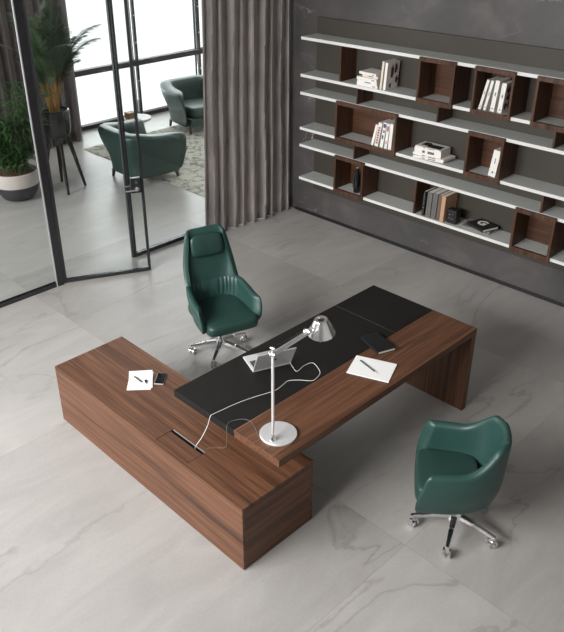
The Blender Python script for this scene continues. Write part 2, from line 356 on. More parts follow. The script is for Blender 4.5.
# ------------------------------------------------------------------ wall bookcase
ZS = [2.2066, 1.8039, 1.6052, 1.1987, 0.997, 0.5942]; TH = .031; XF, XP = 6.291, 6.551
YL, YR = 5.894, 1.75
bc = thing('wall_bookcase', 'long wall-hung bookcase with pale shelves and walnut cubes', 'bookcase', (XP, YL, .375))
def bc_obj(name, bm, mat, parent=None, **k):
    bmesh.ops.translate(bm, verts=bm.verts, vec=(-XP, -YL, -.375)); return obj(name, bm, mat, parent or bc, **k)
bc_obj('back_panel', B(XP, XW-.0005, YR, YL, .375, 2.382), M_PANEL)
for z in ZS:
    s = bc_obj('shelf', B(XF+.004, XP, YR, YL, z-TH, z), M_SHELF); bc_obj('front_edge', B(XF, XF+.004, YR, YL, z-TH, z), M_EDGE, s)['label'] = 'white shelf front edge'
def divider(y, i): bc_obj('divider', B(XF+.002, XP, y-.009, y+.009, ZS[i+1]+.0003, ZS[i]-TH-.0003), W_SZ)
for y, i in ((5.32, 0), (5.07, 1), (4.055, 1), (2.848, 1), (5.07, 3), (2.852, 3), (4.225, 4)): divider(y, i)
PRO = .03
def cube(y1, y0, i):
    zt, zb = ZS[i]-.003, ZS[i+1]-TH-.007; t = .024; x0, x1 = XF-PRO, XF-.0004
    zi0, zi1 = ZS[i+1]+.008, ZS[i]-TH-.012; bm = bmesh.new()
    R_ = lambda x, a, b, c, d: [(x, a, c), (x, b, c), (x, b, d), (x, a, d)]
    rings(bm, [R_(x1, y0+t, y1-t, zi0, zi1), R_(x0, y0+t, y1-t, zi0, zi1), R_(x0, y0, y1, zb, zt), R_(x1, y0, y1, zb, zt), R_(x1, y0+t, y1-t, zi0, zi1)], cap=False)
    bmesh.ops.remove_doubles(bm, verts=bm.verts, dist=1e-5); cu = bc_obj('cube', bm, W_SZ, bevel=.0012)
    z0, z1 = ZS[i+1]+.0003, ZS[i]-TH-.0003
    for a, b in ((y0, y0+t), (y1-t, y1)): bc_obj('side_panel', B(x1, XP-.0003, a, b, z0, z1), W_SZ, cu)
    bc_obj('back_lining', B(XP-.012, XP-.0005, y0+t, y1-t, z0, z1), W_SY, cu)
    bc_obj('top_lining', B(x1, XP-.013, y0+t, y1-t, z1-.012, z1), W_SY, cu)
for a in ((4.305, 3.895, 0), (3.69, 3.285, 0), (3.08, 2.26, 0), (5.335, 4.51, 2), (3.68, 3.295, 2), (5.325, 4.905, 4), (3.085, 2.68, 4)): cube(*a)

# books: local frame x = depth into the shelf, y = thickness (upright) , z = height
CW = colm(226, 223, 218); CCREAM = colm(214, 204, 190); CGREY = colm(96, 94, 92); CGREY2 = colm(120, 117, 114); CTAN = colm(178, 142, 112); CBLK = colm(24, 24, 26); CRED = colm(150, 34, 40); CBLUE = colm(52, 62, 104); CDRED = colm(84, 40, 36); CBRN = colm(98, 82, 74)
def book(label, d, t, h, cover, loc, rot=(0, 0, 0), group=None, marks=None, print_side=None):
    """standing book, spine at x=0 facing -x, thickness centred on y"""
    r = thing('book', label, 'book', loc, 0, group); r.rotation_euler = rot; c = .0025
    bm = bmesh.new(); box(bm, 0, c, -t/2, t/2, 0, h); box(bm, c, d, -t/2, -t/2+c, 0, h); box(bm, c, d, t/2-c, t/2, 0, h); obj('cover', bm, cover, r)
    obj('pages', B(c, d-.004, -t/2+c, t/2-c, .003, h-.003), M_PAGES, r)
    if marks: obj('spine_print', print_sheet([(t*a-t/2, t*b-t/2, h*z0, h*z1) for z0, z1, a, b in marks[1]], -t/2+.001, t/2-.001, .002, h-.002), [cover, marks[0]], r)
    if print_side:
        bm = bmesh.new(); NX, NZ = 16, 22; G = [[bm.verts.new((.004+(d-.006)*i/NX, -t/2-.0006, .003+(h-.006)*j/NZ)) for j in range(NZ+1)] for i in range(NX+1)]
        for i in range(NX):
            for j in range(NZ):
                f = bm.faces.new((G[i][j], G[i+1][j], G[i+1][j+1], G[i][j+1])); u, v = (i+.5)/NX, (j+.5)/NZ
                f.material_index = int(any(((u-(a+b)/2)/((b-a)/2))**2+((v-(c+e)/2)/((e-c)/2))**2 < 1 for a, b, c, e in print_side[1]))
        obj('cover_print', bm, [cover, print_side[0]], r)
    return r
def print_sheet(rects, y0, y1, z0, z1, x=-.0006):
    ys = sorted({y0, y1}|{min(max(v, y0), y1) for q in rects for v in q[:2]}); zs = sorted({z0, z1}|{min(max(v, z0), z1) for q in rects for v in q[2:]})
    bm = bmesh.new(); G = [[bm.verts.new((x, y, z)) for z in zs] for y in ys]
    for i in range(len(ys)-1):
        for j in range(len(zs)-1):
            f = bm.faces.new((G[i][j], G[i+1][j], G[i+1][j+1], G[i][j+1])); y, z = (ys[i]+ys[i+1])/2, (zs[j]+zs[j+1])/2
            f.material_index = int(any(a < y < b and c < z < e for a, b, c, e in rects))
    return bm
def flat_book(label, wy, dx, t, cover, loc, rz=0, group=None, marks=None):
    """lying book: spine along y at front"""
    r = thing('book', label, 'book', loc, rz, group); c = .003
    bm = bmesh.new(); box(bm, 0, c, -wy/2, wy/2, 0, t); box(bm, c, dx, -wy/2, wy/2, 0, c); box(bm, c, dx, -wy/2, wy/2, t-c, t); obj('cover', bm, cover, r)
    obj('pages', B(c, dx-.004, -wy/2+.004, wy/2-.004, c, t-c), M_PAGES, r)
    if marks: obj('spine_print', print_sheet([(wy*(y0-.5), wy*(y1-.5), t*z0, t*z1) for y0, y1, z0, z1 in marks[1]], -wy/2+.001, wy/2-.001, .001, t-.001), [cover, marks[0]], r)
    return r
# top row stack of five
z = ZS[0+1]+.0005; g = 'stacked books in the top row'
names = ['bottom white book of the five-book stack on the top row', 'second white book up in the top-row stack of five', 'middle white book of the top-row stack of five',
         'narrow cream book set back, fourth up in the top-row stack', 'topmost white book lying on the top-row stack of five']
for k, (wy, dx, t, oy, rz, cv) in enumerate([(.275, .2, .028, 0, .0, CW), (.255, .2, .032, .004, .03, CW), (.265, .19, .03, .01, -.02, CW), (.20, .17, .03, -.02, .02, CCREAM), (.23, .19, .026, 0, -.04, CW)]):
    flat_book(names[k], wy, dx, t, cv, (6.305+(.02 if k == 3 else 0), 4.955+oy, z), rz, g, (CGREY, [(.3, .6, .35, .65)] if k in (1, 3) else [(.1, .25, .3, .6)])); z += t+.0004
book('thin cream book standing against the stack of five', .2, .024, .285, CCREAM, (6.30, 4.775, ZS[1]+.0022), (.07, 0, 0), None)
book('white book with dark blotched cover standing near the stack of five', .2, .03, .275, CW, (6.31, 4.735, ZS[1]+.0022), (.055, 0, 0), None, None, (CDRED, [(.3, .55, .4, .9), (.6, .85, .55, .95), (.75, .98, .18, .45), (.25, .45, .05, .22)]))
# top cube books
lb = ['thin white book leaning most in the cube holding four books', 'thin leaning white book, second in the cube holding four books', 'thick white book without cover pattern in the cube holding four', 'white-spined book with dark red patterned cover in the cube of four']
for k, (y, t, h, a) in enumerate([(3.628, .026, .285, .2), (3.578, .026, .28, .17), (3.505, .042, .285, .085), (3.432, .045, .27, .06)]):
    book(lb[k], .19, t, h, CW, (6.32+.006*k, y, ZS[1]+t/2*math.sin(a)+.001), (-(-a), 0, 0), 'white books leaning in the upper cube', (CGREY, [(.08, .12, .3, .7), (.5, .62, .35, .6)]),
         (CDRED, [(.1, .35, .1, .35), (.4, .7, .1, .4), (.2, .55, .4, .62), (.6, .9, .35, .65), (.15, .5, .65, .9), (.55, .9, .7, .95)]) if k == 3 else None)
# wide cube books
letters = [(.12+.105*i, .12+.105*i+.07, .22, .8) for i in range(7)]
lb = ['plain white book leaning most, outermost of five in the wide cube', 'leaning white book with bold red lettering in the wide cube', 'white book with dark blue top marks in the wide cube', 'thin white book with red label in the wide cube', 'plain upright white book against the side of the wide cube']
for k, (y, t, h, a, mk) in enumerate([(4.845, .03, .235, .22, None), (4.79, .046, .262, .16, (CRED, letters)), (4.722, .04, .275, .13, (CBLUE, [(.8, .95, .1, .9), (.6, .7, .2, .7), (.35, .5, .3, .8)])), (4.665, .034, .272, .08, (CRED, [(.7, .9, .2, .8), (.2, .3, .3, .7)])), (4.613, .04, .278, .045, None)]):
    book(lb[k], .19, t, h, CW, (6.31, y, ZS[3]+t/2*math.sin(a)+.001), (a, 0, 0), 'books leaning in the wide cube', mk)
# middle row stack
z = ZS[3]+.0005; lb = ['bottom white book of the stack on the middle shelf', 'second wide white book in the middle shelf stack', 'thick white book third up in the middle shelf stack', 'thin top book with dark cover print on the middle shelf stack']
for k, (wy, dx, t, oy, rz) in enumerate([(.34, .2, .022, 0, .12), (.39, .2, .022, .0, -.06), (.31, .19, .062, .01, .05), (.30, .185, .016, .01, .03)]):
    fb = flat_book(lb[k], wy, dx, t, CW, (6.315, 4.13+oy, z), rz, 'stacked books on the middle shelf', (CGREY, [(.25, .5, .3, .7), (.6, .7, .3, .7)])); z += t+.0004
    if k == 3:
        bm = bmesh.new(); prism(bm, [(.03, -.12), (.13, -.12), (.13, .03), (.16, .05), (.16, .12), (.06, .12), (.06, .03), (.03, .03)], t, t+.0007); obj('cover_print', bm, CBLK, fb)
# lone leaning book, middle cube
book('single thick white book leaning alone in a walnut cube', .17, .075, .262, CW, (6.315, 3.405, ZS[3]+.006), (.12, 0, 0), None, (CBLUE, [(.14, .2, .35, .6), (.5, .7, .45, .55)]))
# lower left cube: dark bottle-like pieces
b1 = thing('vase', 'tall glossy black vase standing in a bottom-row cube', 'vase', (6.355, 5.055, ZS[5]))
obj('body', lathe(bmesh.new(), [(.03, .0005), (.037, .01), (.039, .12), (.033, .2), (.02, .25), (.016, .29)], 20), plain('black_glaze', rgb(26, 25, 27), .15), b1, smooth=True)
obj('rim', lathe(bmesh.new(), [(.016, .2902), (.018, .293), (.018, .299), (.012, .3)], 20), M_ALU, b1, smooth=True)
b2 = thing('vase', 'short dark grey vase behind the tall black one in the cube', 'vase', (6.45, 5.14, ZS[5]))
obj('body', lathe(bmesh.new(), [(.03, .0005), (.042, .015), (.044, .12), (.03, .165), (.028, .19)], 20), plain('grey_glaze', rgb(52, 52, 54), .3), b2, smooth=True)
obj('rim', lathe(bmesh.new(), [(.028, .1902), (.031, .193), (.031, .2), (.02, .2)], 20), M_BLACKM, b2, smooth=True)
# bottom row binders
lb = ['black spiral-bound binder next to the divider on the bottom row', 'dark grey binder beside the black spiral-bound one', 'dark grey binder beside the slim brown-grey one', 'slim brown-grey binder beside the tan book']
for k, (y, t, h, d, cv) in enumerate([(4.125, .026, .27, .19, CBLK), (4.062, .058, .275, .2, CGREY), (3.995, .058, .28, .2, CGREY), (3.938, .038, .28, .2, CBRN)]):
    bk = book(lb[k], d, t, h, cv, (6.312, y, ZS[5]+.001), (.03, 0, 0), 'binders on the bottom row')
    if k == 0:
        bm = tube(bmesh.new(), [(-.006+.008*math.cos(q*.7), .012*math.sin(q*.7), .015+q*.0025) for q in range(96)], .0013, 4)
        obj('spiral', bm, M_CHROME, bk)
book('tan cloth-bound book between the binders and the black box', .22, .045, .28, CTAN, (6.308, 3.89, ZS[5]+.001), (.02, 0, 0))
bx = thing('speaker', 'small black box speaker with pale marks beside the tan book', 'speaker', (6.33, 3.79, ZS[5]))
obj('body', B(0, .09, -.058, .058, .0005, .15), M_BLACK, bx, bevel=.012, seg=3)
bm = print_sheet([(y-wd/2, y+wd/2, zz-.004, zz+.004) for y, zz, wd in ((.02, .1, .016), (-.012, .105, .012), (.022, .06, .01), (-.01, .055, .02))], -.045, .045, .02, .13)
obj('front_marks', bm, [M_BLACK, M_CASTER], bx)
z = ZS[5]+.0005
flat_book('grey hardback lying under the black book on the bottom shelf', .29, .225, .035, CGREY2, (6.335, 3.505, z), .18, None)
fb = flat_book('black hardback with white round logo lying on the grey book', .24, .2, .028, CBLK, (6.325, 3.51, z+.0355), -.32, None)
fc = bpy.data.curves.new('logo_curve', 'FONT'); fc.body = 'G'; fc.size = .14; fc.align_x = 'CENTER'; fc.align_y = 'CENTER'; fc.extrude = .0004; fc.offset = .006
tmp = bpy.data.objects.new('logo_tmp', fc); COL.objects.link(tmp); bpy.context.view_layer.update()
me = bpy.data.meshes.new_from_object(tmp.evaluated_get(bpy.context.evaluated_depsgraph_get())); bpy.data.objects.remove(tmp)
me.materials.clear(); me.materials.append(CW); lo = bpy.data.objects.new('logo', me); COL.objects.link(lo); lo.parent = fb; lo.location = (.115, .02, .0285); lo.rotation_euler = (0, 0, -PI/2+.2)

# ------------------------------------------------------------------ credenza
CX0, CX1, CY0, CY1, CZ = 2.125, 2.734, 2.398, 4.485, .499
cr = thing('credenza', 'long low walnut credenza standing under one end of the desk', 'sideboard', (CX0, CY0, 0))
def lo_(bm, o): bmesh.ops.translate(bm, verts=bm.verts, vec=-Vector(o.location)); return bm
T = .022
# flap opening rectangle in the top
fx0, fx1, fy0, fy1 = 2.150, 2.300, 2.932, 3.262
bm = bmesh.new()
box(bm, CX0, fx0, CY0, CY1, CZ-T, CZ); box(bm, fx1, CX1, CY0, CY1, CZ-T, CZ); box(bm, fx0, fx1, CY0, fy0, CZ-T, CZ); box(bm, fx0, fx1, fy1, CY1, CZ-T, CZ)
obj('top', lo_(bm, cr), W_Y, cr)
obj('front_panel', lo_(B(CX0, CX0+.02, CY0, CY1, .004, CZ-T), cr), walnut('walnut_front', 1, 9, .9), cr)
obj('rear_panel', lo_(B(CX1-.02, CX1, CY0, CY1, .004, CZ-T), cr), W_Y, cr)
obj('end_panel', lo_(B(CX0+.02, CX1-.02, CY0, CY0+.02, .004, CZ-T), cr), walnut('walnut_end', 0, 12, .8), cr)
obj('end_panel', lo_(B(CX0+.02, CX1-.02, CY1-.02, CY1, .004, CZ-T), cr), W_X, cr)
obj('base', lo_(B(CX0+.02, CX1-.02, CY0+.02, CY1-.02, .0005, .03), cr), M_BLACK, cr)
obj('cable_flap', lo_(B(fx0+.003, fx1-.027, fy0+.004, fy1-.004, CZ-.02, CZ-.0008), cr), walnut('walnut_flap', 1, 2.02, .86), cr)
obj('cable_tray', lo_(B(fx0, fx1, fy0, fy1, CZ-.07, CZ-.03), cr), M_BLACK, cr)['label'] = 'black cable tray'
obj('slot_strip', lo_(B(fx1-.0045, fx1-.0005, fy0+.004, fy1-.004, CZ-.004, CZ-.0005), cr), M_ALU, cr)['label'] = 'aluminium slot strip'
obj('slot_liner', lo_(B(fx1-.004, fx1-.0005, fy0+.002, fy1-.002, CZ-.03, CZ-.0045), cr), M_BLACK, cr)['label'] = 'black slot liner'
# ------------------------------------------------------------------ desk
DX0, DX1, DY0, DY1, DL, DT, DZ = 2.382, 4.490, 2.353, 3.337, 2.745, .053, .740
dk = thing('desk', 'walnut and charcoal leather executive desk with one slab leg', 'desk', (DX1, DY0, 0))
obj('wood_top', lo_(B(DX0, DX1, DY0, DL-.0006, DZ-DT, DZ), dk), W_X, dk, bevel=.0015)
obj('leather_top', lo_(B(DX0, 4.0035, DL, DY1, DZ-DT, DZ), dk), M_DESKPAD, dk, bevel=.003)
obj('leather_top', lo_(B(4.0055, DX1, DL, DY1, DZ-DT, DZ), dk), M_DESKPAD, dk, bevel=.003)
obj('seam_strip', lo_(B(4.0035, 4.0055, DL+.003, DY1-.003, DZ-.02, DZ-.0015), dk), M_CABLEG, dk)
obj('slab_leg', lo_(B(DX1-.056, DX1, DY0+.001, DY1-.02, .0005, DZ-DT-.0003), dk), W_Z, dk, bevel=.0015)
obj('support', lo_(B(DX0+.235, DX0+.33, DY0+.2, DY1-.15, CZ+.0005, DZ-DT-.0003), dk), M_BLACKM, dk)

# laptop
lt = thing('laptop', 'open silver laptop with its back turned, on the black desk top', 'laptop', (2.89, 3.109, DZ), math.atan2(-.107, .264))
WL, DLp = .285, .196
obj('base', B(0, WL, 0, DLp, .003, .016), M_SILVER, lt, bevel=.003)
bm = bmesh.new()
for r in range(5):
    for c in range(12): box(bm, .02+c*.0205, .0375+c*.0205, .03+r*.018, .045+r*.018, .016, .0172)
obj('keyboard', bm, M_BLACK, lt); obj('trackpad', B(.095, .19, .133, .188, .016, .0164), M_ALU, lt)
th = math.radians(27)
sg = obj('screen_lid', B(0, WL, -.006, 0, 0, .194), M_SILVER, lt, loc=(0, .004, .017), rot=(th, 0, 0), bevel=.003)
obj('display', B(.008, WL-.008, .0002, .0008, .012, .187), M_BLACKG, sg)
obj('badge', rings(bmesh.new(), [[(WL/2+.011*math.cos(a*PI/10), y, .1+.014*math.sin(a*PI/10)) for a in range(20)] for y in (-.0061, -.0068)]), M_BLACK, sg)
for q in (.02, WL-.02):
    pass
# laptop charging cable
cab = [(3.144, 2.989), (3.114, 2.91), (3.197, 2.921), (3.266, 2.906), (3.254, 2.849), (3.213, 2.784), (3.138, 2.757), (3.099, 2.767), (3.047, 2.83), (2.99, 2.872), (2.928, 2.863), (2.848, 2.857), (2.728, 2.893), (2.637, 2.917), (2.571, 2.931)]
pts = [(3.157, 3.012, .7495)]+[(x, y, DZ+.0032) for x, y in cab]+[(2.45, 2.946, DZ+.0032), (2.393, 2.952, DZ+.0032), (2.374, 2.956, DZ-.004), (2.355, 2.968, .66), (2.325, 2.995, .57), (2.292, 3.02, .503), (2.288, 3.024, .475)]
tag(obj('laptop_cable', tube(bmesh.new(), spline(pts, 6), .0019, 6), M_CABLE, smooth=True), 'thin white charging cable looping from the laptop to the slot', 'cable')
lc = [(2.452, 2.60), (2.493, 2.675), (2.512, 2.742), (2.484, 2.793), (2.42, 2.821)]
pts = [(2.440, 2.55, DZ+.006)]+[(x, y, DZ+.0026) for x, y in lc]+[(2.39, 2.81, DZ+.0026), (2.376, 2.806, DZ-.004), (2.372, 2.80, DZ-.05), (2.385, 2.83, .56), (2.391, 2.90, CZ+.004), (2.345, 2.945, CZ+.003), (2.30, 2.947, CZ+.004), (2.288, 2.95, .475)]
tag(obj('lamp_cable', tube(bmesh.new(), spline(pts, 6), .0013, 6), M_CABLEG, smooth=True), 'fine grey cable from the lamp base across the leather edge', 'cable')

# desk lamp
lx, ly = 2.547, 2.523
lamp = thing('desk_lamp', 'chrome architect desk lamp on a round base', 'lamp', (lx, ly, DZ))
obj('base', lathe(bmesh.new(), [(.112, .0005), (.115, .003), (.115, .012), (.112, .015)], 56), plain('satin_base_metal', (.72, .72, .73), .4, .5, vary=.01), lamp, smooth=False, bevel=0)
P0 = Vector((2.476+.004, 2.498+.004, DZ+.015))-Vector(lamp.location); P1 = Vector((2.476, 2.498, 1.365))-Vector(lamp.location); PH = Vector((2.905, 2.633, 1.262))-Vector(lamp.location)
bm = bmesh.new(); lathe(bm, [(.022, .0), (.018, .012), (.011, .03), (.008, .055)], 20, P0); obj('foot_clamp', bm, M_CHROME, lamp, smooth=True)
obj('pole', tube(bmesh.new(), [P0+Vector((0, 0, .03)), P1], .0095, 14), M_ALU, lamp, smooth=True)
d = (PH-P1).normalized(); upn = Vector((0, 0, 1))
bm = bmesh.new(); side = d.cross(upn).normalized()
tube(bm, [P1-side*.016, P1+side*.016], .016, 16); tube(bm, [P1+Vector((0, 0, 0)), P1+Vector((-.006, -.003, .045))], .008, 10); tube(bm, [P1+Vector((-.006, -.003, .045))-side*.012, P1+Vector((-.006, -.003, .045))+side*.012], .009, 10)
obj('elbow_joint', bm, M_CHROME, lamp, smooth=True)
bm = bmesh.new(); bar(bm, P1+d*.01, PH-d*.01, .02, .024); obj('upper_arm', bm, M_ALU, lamp, bevel=.004)
bm = bmesh.new(); tube(bm, [P1+Vector((-.004, -.002, .045)), PH+Vector((0, 0, .032))], .0016, 6); obj('tension_wire', bm, M_BLACKM, lamp)
S = Vector((3.0, 2.598, 1.238))-Vector(lamp.location)   # shade mouth centre
tilt = Matrix.Rotation(math.radians(9), 4, d.cross(upn).normalized())
bm = bmesh.new(); rings(bm, [[Vector((r*math.cos(2*PI*k/40), r*math.sin(2*PI*k/40), z)) for k in range(40)] for r, z in
    [(.083, .0), (.0865, .0), (.043, .1), (.04, .104), (.021, .104), (.019, .098), (.037, .096), (.082, .002)]], cap=False)
bmesh.ops.bridge_loops(bm, edges=[e for e in bm.edges if len(e.link_faces) == 1]); bmesh.ops.transform(bm, matrix=Matrix.Translation(S) @ tilt, verts=bm.verts)
obj('shade', bm, M_CHROME, lamp, smooth=True)
bm = bmesh.new(); lathe(bm, [(.012, .04), (.014, .07), (.012, .094), (.004, .097)], 18); bmesh.ops.transform(bm, matrix=Matrix.Translation(S) @ tilt, verts=bm.verts); obj('bulb_holder', bm, M_BLACK, lamp, smooth=True)
hd = Vector((S.x, S.y, S.z+.065)); a = PH
bm = bmesh.new(); tube(bm, [a-side*.02+Vector((0, 0, .01)), a+side*.02+Vector((0, 0, .01))], .017, 16); tube(bm, [a+Vector((0, 0, .012)), a.lerp(hd, .62)], .013, 14); tube(bm, [a.lerp(hd, .35)-side*.014, a.lerp(hd, .35)+side*.014], .021, 18)
tube(bm, [a+Vector((-.015, -.005, .03)), a+Vector((-.015, -.005, .032))+side*.02], .01, 12)
obj('head_joint', bm, M_CHROME, lamp, smooth=True)
bm = bmesh.new(); tube(bm, [S+Vector((-.02, -.01, .04)), S+Vector((-.02, -.01, -.055))], .004, 8); obj('pull_rod', bm, M_ALU, lamp)
bm = bmesh.new(); tube(bm, spline([a+Vector((0, 0, -.01)), a+Vector((.01, .0, -.04)), a+Vector((.03, .01, -.05)), S+Vector((-.05, -.02, .01))], 6), .002, 6); obj('lamp_lead', bm, M_BLACK, lamp)

# desk papers, notebook, pencil
def quad_sheet(pts, z0, z1): return prism(bmesh.new(), pts, z0, z1)
c = Vector((3.508, 2.571, DZ)); pts = [(3.556, 2.747), (3.667, 2.477), (3.453, 2.386), (3.344, 2.660)]
bm = prism(bmesh.new(), [(x-c.x, y-c.y) for x, y in pts], .0005, .007); bmesh.ops.recalc_face_normals(bm, faces=bm.faces)
tag(obj('paper_pad', bm, M_PAPER, loc=c), 'pad of blank white paper on the walnut strip under the pencil', 'paper')
def pen(name, label, a, b, z, r, mat, tipmat, cat):
    a, b = Vector((*a, z)), Vector((*b, z)); t = thing(name, label, cat, a); d = b-a; u = d.normalized()
    obj('barrel', tube(bmesh.new(), [(0, 0, 0), d-u*.016], r, 8), mat, t); obj('tip', tube(bmesh.new(), [d-u*.016, d], r, 8, .0006), tipmat, t); return t
pen('pencil', 'dark pencil lying on the blank paper pad', (3.518, 2.683), (3.476, 2.506), DZ+.0115, .0042, plain('dark_pencil', rgb(52, 54, 60), .4), M_ALU, 'pencil')
nb = thing('notebook', 'closed black notebook lying across the leather and walnut edge', 'notebook', (3.783, 2.735, DZ), math.atan2(.21, .075))
obj('cover', B(-.118, .118, -.073, .073, .019, .022), M_BLACK, nb, bevel=.0012); obj('back_cover', B(-.118, .118, -.073, .073, .0005, .0035), M_BLACK, nb)
obj('pages', B(-.116, .114, -.068, .071, .0035, .019), M_PAGES, nb); obj('spine', B(-.118, .118, .071, .0745, .0035, .019), M_BLACK, nb); obj('elastic_band', B(.088, .094, -.0738, .0745, .022, .0232), M_BLACKM, nb)
# credenza papers, pen, clip, phone
def sheets(k, pts, z0, label):
    cx = sum(p[0] for p in pts)/4; cy = sum(p[1] for p in pts)/4
    a = math.atan2(pts[1][1]-pts[0][1], pts[1][0]-pts[0][0]); ca, sa = math.cos(-a), math.sin(-a)
    bm = prism(bmesh.new(), [((x-cx)*ca-(y-cy)*sa, (x-cx)*sa+(y-cy)*ca) for x, y in pts], .0005, .0035)
    o = obj('paper_sheet', bm, M_PAPERL, loc=(cx, cy, z0), rot=(0, 0, a)); tag(o, label, 'paper', 'loose papers on the credenza')
Q = [(2.483, 4.022), (2.615, 3.909), (2.476, 3.734), (2.340, 3.839)]
def rotq(q, a, dx, dy):
    cx = sum(p[0] for p in q)/4; cy = sum(p[1] for p in q)/4
    return [(cx+dx+(x-cx)*math.cos(a)-(y-cy)*math.sin(a), cy+dy+(x-cx)*math.sin(a)+(y-cy)*math.cos(a)) for x, y in q]
sheets(0, rotq(Q, -.07, -.005, -.004), CZ, 'lower white sheet sticking out crooked under the printed page on the credenza')
sheets(1, rotq(Q, .03, .003, .003), CZ+.0036, 'top printed white page on the credenza holding the black pen')
pen('pen', 'short black pen lying on the printed page', (2.466, 3.935), (2.462, 3.832), CZ+.0121, .005, M_BLACK, M_BLACKM, 'pen')
us = thing('usb_stick', 'tiny black memory stick beside the pen on the printed page', 'memory stick', (2.487, 3.823, CZ+.0071), math.atan2(-.03, -.024))
obj('body', B(-.02, .014, -.008, .008, .0003, .009), M_BLACK, us, bevel=.002); obj('plug', B(.014, .026, -.006, .006, .0018, .0072), M_ALU, us)
ph = thing('smartphone', 'black smartphone with metal rim lying beside the papers', 'phone', (2.592, 3.784, CZ), math.atan2(3.708-3.799, 2.564-2.671))
obj('body', B(-.07, .07, -.036, .036, .0005, .008), M_ALU, ph, bevel=.003); obj('screen', B(-.066, .066, -.033, .033, .008, .0088), M_BLACKG, ph); obj('home_button', lathe(bmesh.new(), [(.005, .0088), (.005, .0092)], 14, (.060, 0, 0)), M_BLACKM, ph)

# ------------------------------------------------------------------ office chairs
def lerp(a, b, t): return a+(b-a)*t
def sst(a, b, x): x = max(0, min(1, (x-a)/(b-a))); return x*x*(3-2*x)
def tub(C, hfun, zb, tfun, NU=48, NV=9):
    """U shaped shell: C(u,z) plan point, hfun(u) top height, closed cross sections lofted along u"""
    bm = bmesh.new(); cols = []
    us = [-1+2*i/NU for i in range(NU+1)]
    for u in us:
        h = hfun(u); loop = []
        def nrm(z):
            a, b = Vector(C(max(-1.02, u-.01), z)), Vector(C(min(1.02, u+.01), z)); d = (b-a).normalized(); return Vector((d.y, -d.x))
        zs = [zb+(h-zb)*k/NV for k in range(NV+1)]
        for z in zs:
            p = Vector(C(u, z)); loop.append((p.x, p.y, z-(.012 if z == h else 0)))
        p = Vector(C(u, h)); n = nrm(h); t = tfun(u, h); q = p-n*t*.5; loop.append((q.x, q.y, h+.004))
        for z in zs[::-1]:
            p = Vector(C(u, z)); n = nrm(z); t = tfun(u, z); q = p-n*t; loop.append((q.x, q.y, z-(.012 if z == h else 0)))
        cols.append(loop)
    rings(bm, cols); return bm
def uplan(u, W, yb, yf, e):
    a = u*PI/2; s = abs(math.sin(a))**(2/e); c = abs(math.cos(a))**(2/e)
    return math.copysign(W*s, u), yf+(yb-yf)*c
def star_base(root, rot, zcol, R=.26):
    bm = bmesh.new(); lathe(bm, [(.052, .085), (.05, .13), (.03, .15), (.028, .2)], 24); lathe(bm, [(.022, .2), (.022, zcol)], 18); obj('column', bm, M_CHROME, root, smooth=True)
    bm = bmesh.new(); box(bm, -.09, .09, -.1, .1, zcol-.03, zcol-.001); obj('tilt_mechanism', bm, M_BLACKM, root, bevel=.01)
    for k in range(5):
        a = rot+k*2*PI/5; ca, sa = math.cos(a), math.sin(a); v = lambda r, z: (ca*r, sa*r, z)
        bm = bmesh.new(); bar(bm, v(.03, .115), v(.14, .108), .042, .04, .034, .03); bar(bm, v(.14, .108), v(R+.02, .082), .034, .03, .026, .02)
        obj('leg', bm, M_CHROME, root, bevel=.006)
        b2 = a+.7+k*.9; cx, cy = ca*R, sa*R; ax = Vector((math.cos(b2), math.sin(b2), 0)); cc = Vector((cx, cy, .0305)); tt = Vector((-ax.y, ax.x, 0)); zz = Vector((0, 0, 1))
        cs = obj('caster', B(cx-.0065, cx+.0065, cy-.0065, cy+.0065, .03, .078), M_CHROME, root)
        for sg_ in (-1, 1):
            bm = bmesh.new(); rings(bm, [[cc+ax*w_*sg_+(tt*math.cos(i*PI/12)+zz*math.sin(i*PI/12))*r for i in range(24)] for w_, r in ((.009, .012), (.009, .030), (.025, .030), (.0255, .022), (.024, .0215), (.024, .015), (.026, .0145), (.026, .006))])
            for f in bm.faces:
                c_ = f.calc_center_median()-cc; rr = (c_-ax*c_.dot(ax)).length
                f.material_index = 1 if abs(c_.dot(ax)) > .0235 and .0146 < rr < .0219 else 0
            obj('wheel', bm, [M_CHROME, M_CASTER], cs)
def cushion(bm, hx, hy, z0, z1, c=(0, 0), e=5, crown=.02, front=0):
    rs = []; N = 40
    for s, z in ((.93, z0), (.985, z0+(z1-z0)*.18), (1, z0+(z1-z0)*.5), (.99, z0+(z1-z0)*.8), (.955, z1-.004), (.88, z1+crown*.3), (.6, z1+crown*.75), (.3, z1+crown)):
        rs.append(sellipse(hx*s, hy*s, N, e, c, z))
    return rings(bm, rs)

# executive chair: local +y is forward
FX = math.atan2(-.95, -.31)-PI/2
ex = thing('office_chair', 'high-backed green leather executive chair behind the desk', 'chair', (3.653, 4.334, 0), FX)
star_base(ex, math.radians(-2.2)-FX, .40)
UB = .50
def exC(u, z):
    k = sst(.60, 1.16, z); W = lerp(.292, .207, k) if z > .60 else lerp(.262, .292, sst(.36, .60, z)); e = lerp(3.3, 6.5, sst(.62, .85, z))
    yb = -.235-.115*max(0, (z-.45)/.7)+.05*sst(.5, .36, z); yf = .285-.05*sst(.46, .62, z) + (-.03 if z < .42 else 0)
    return uplan(u, W, yb, yf, e)
def exH(u):
    a = abs(u)
    back = 1.098-.045*(min(a, UB)/UB)**4
    arm = lerp(.655, .605, sst(.62, 1, a))
    return lerp(back, arm, sst(UB-.015, UB+.06, a)) if a < .6 else arm if a > .62 else arm
def exT(u, z): return lerp(.045, .06, sst(.5, .9, abs(u)))*(1 if z < 1.0 else .9)
obj('shell', tub(exC, exH, .375, exT, 96, 10), M_LEATHER, ex, smooth=True, sub=1)
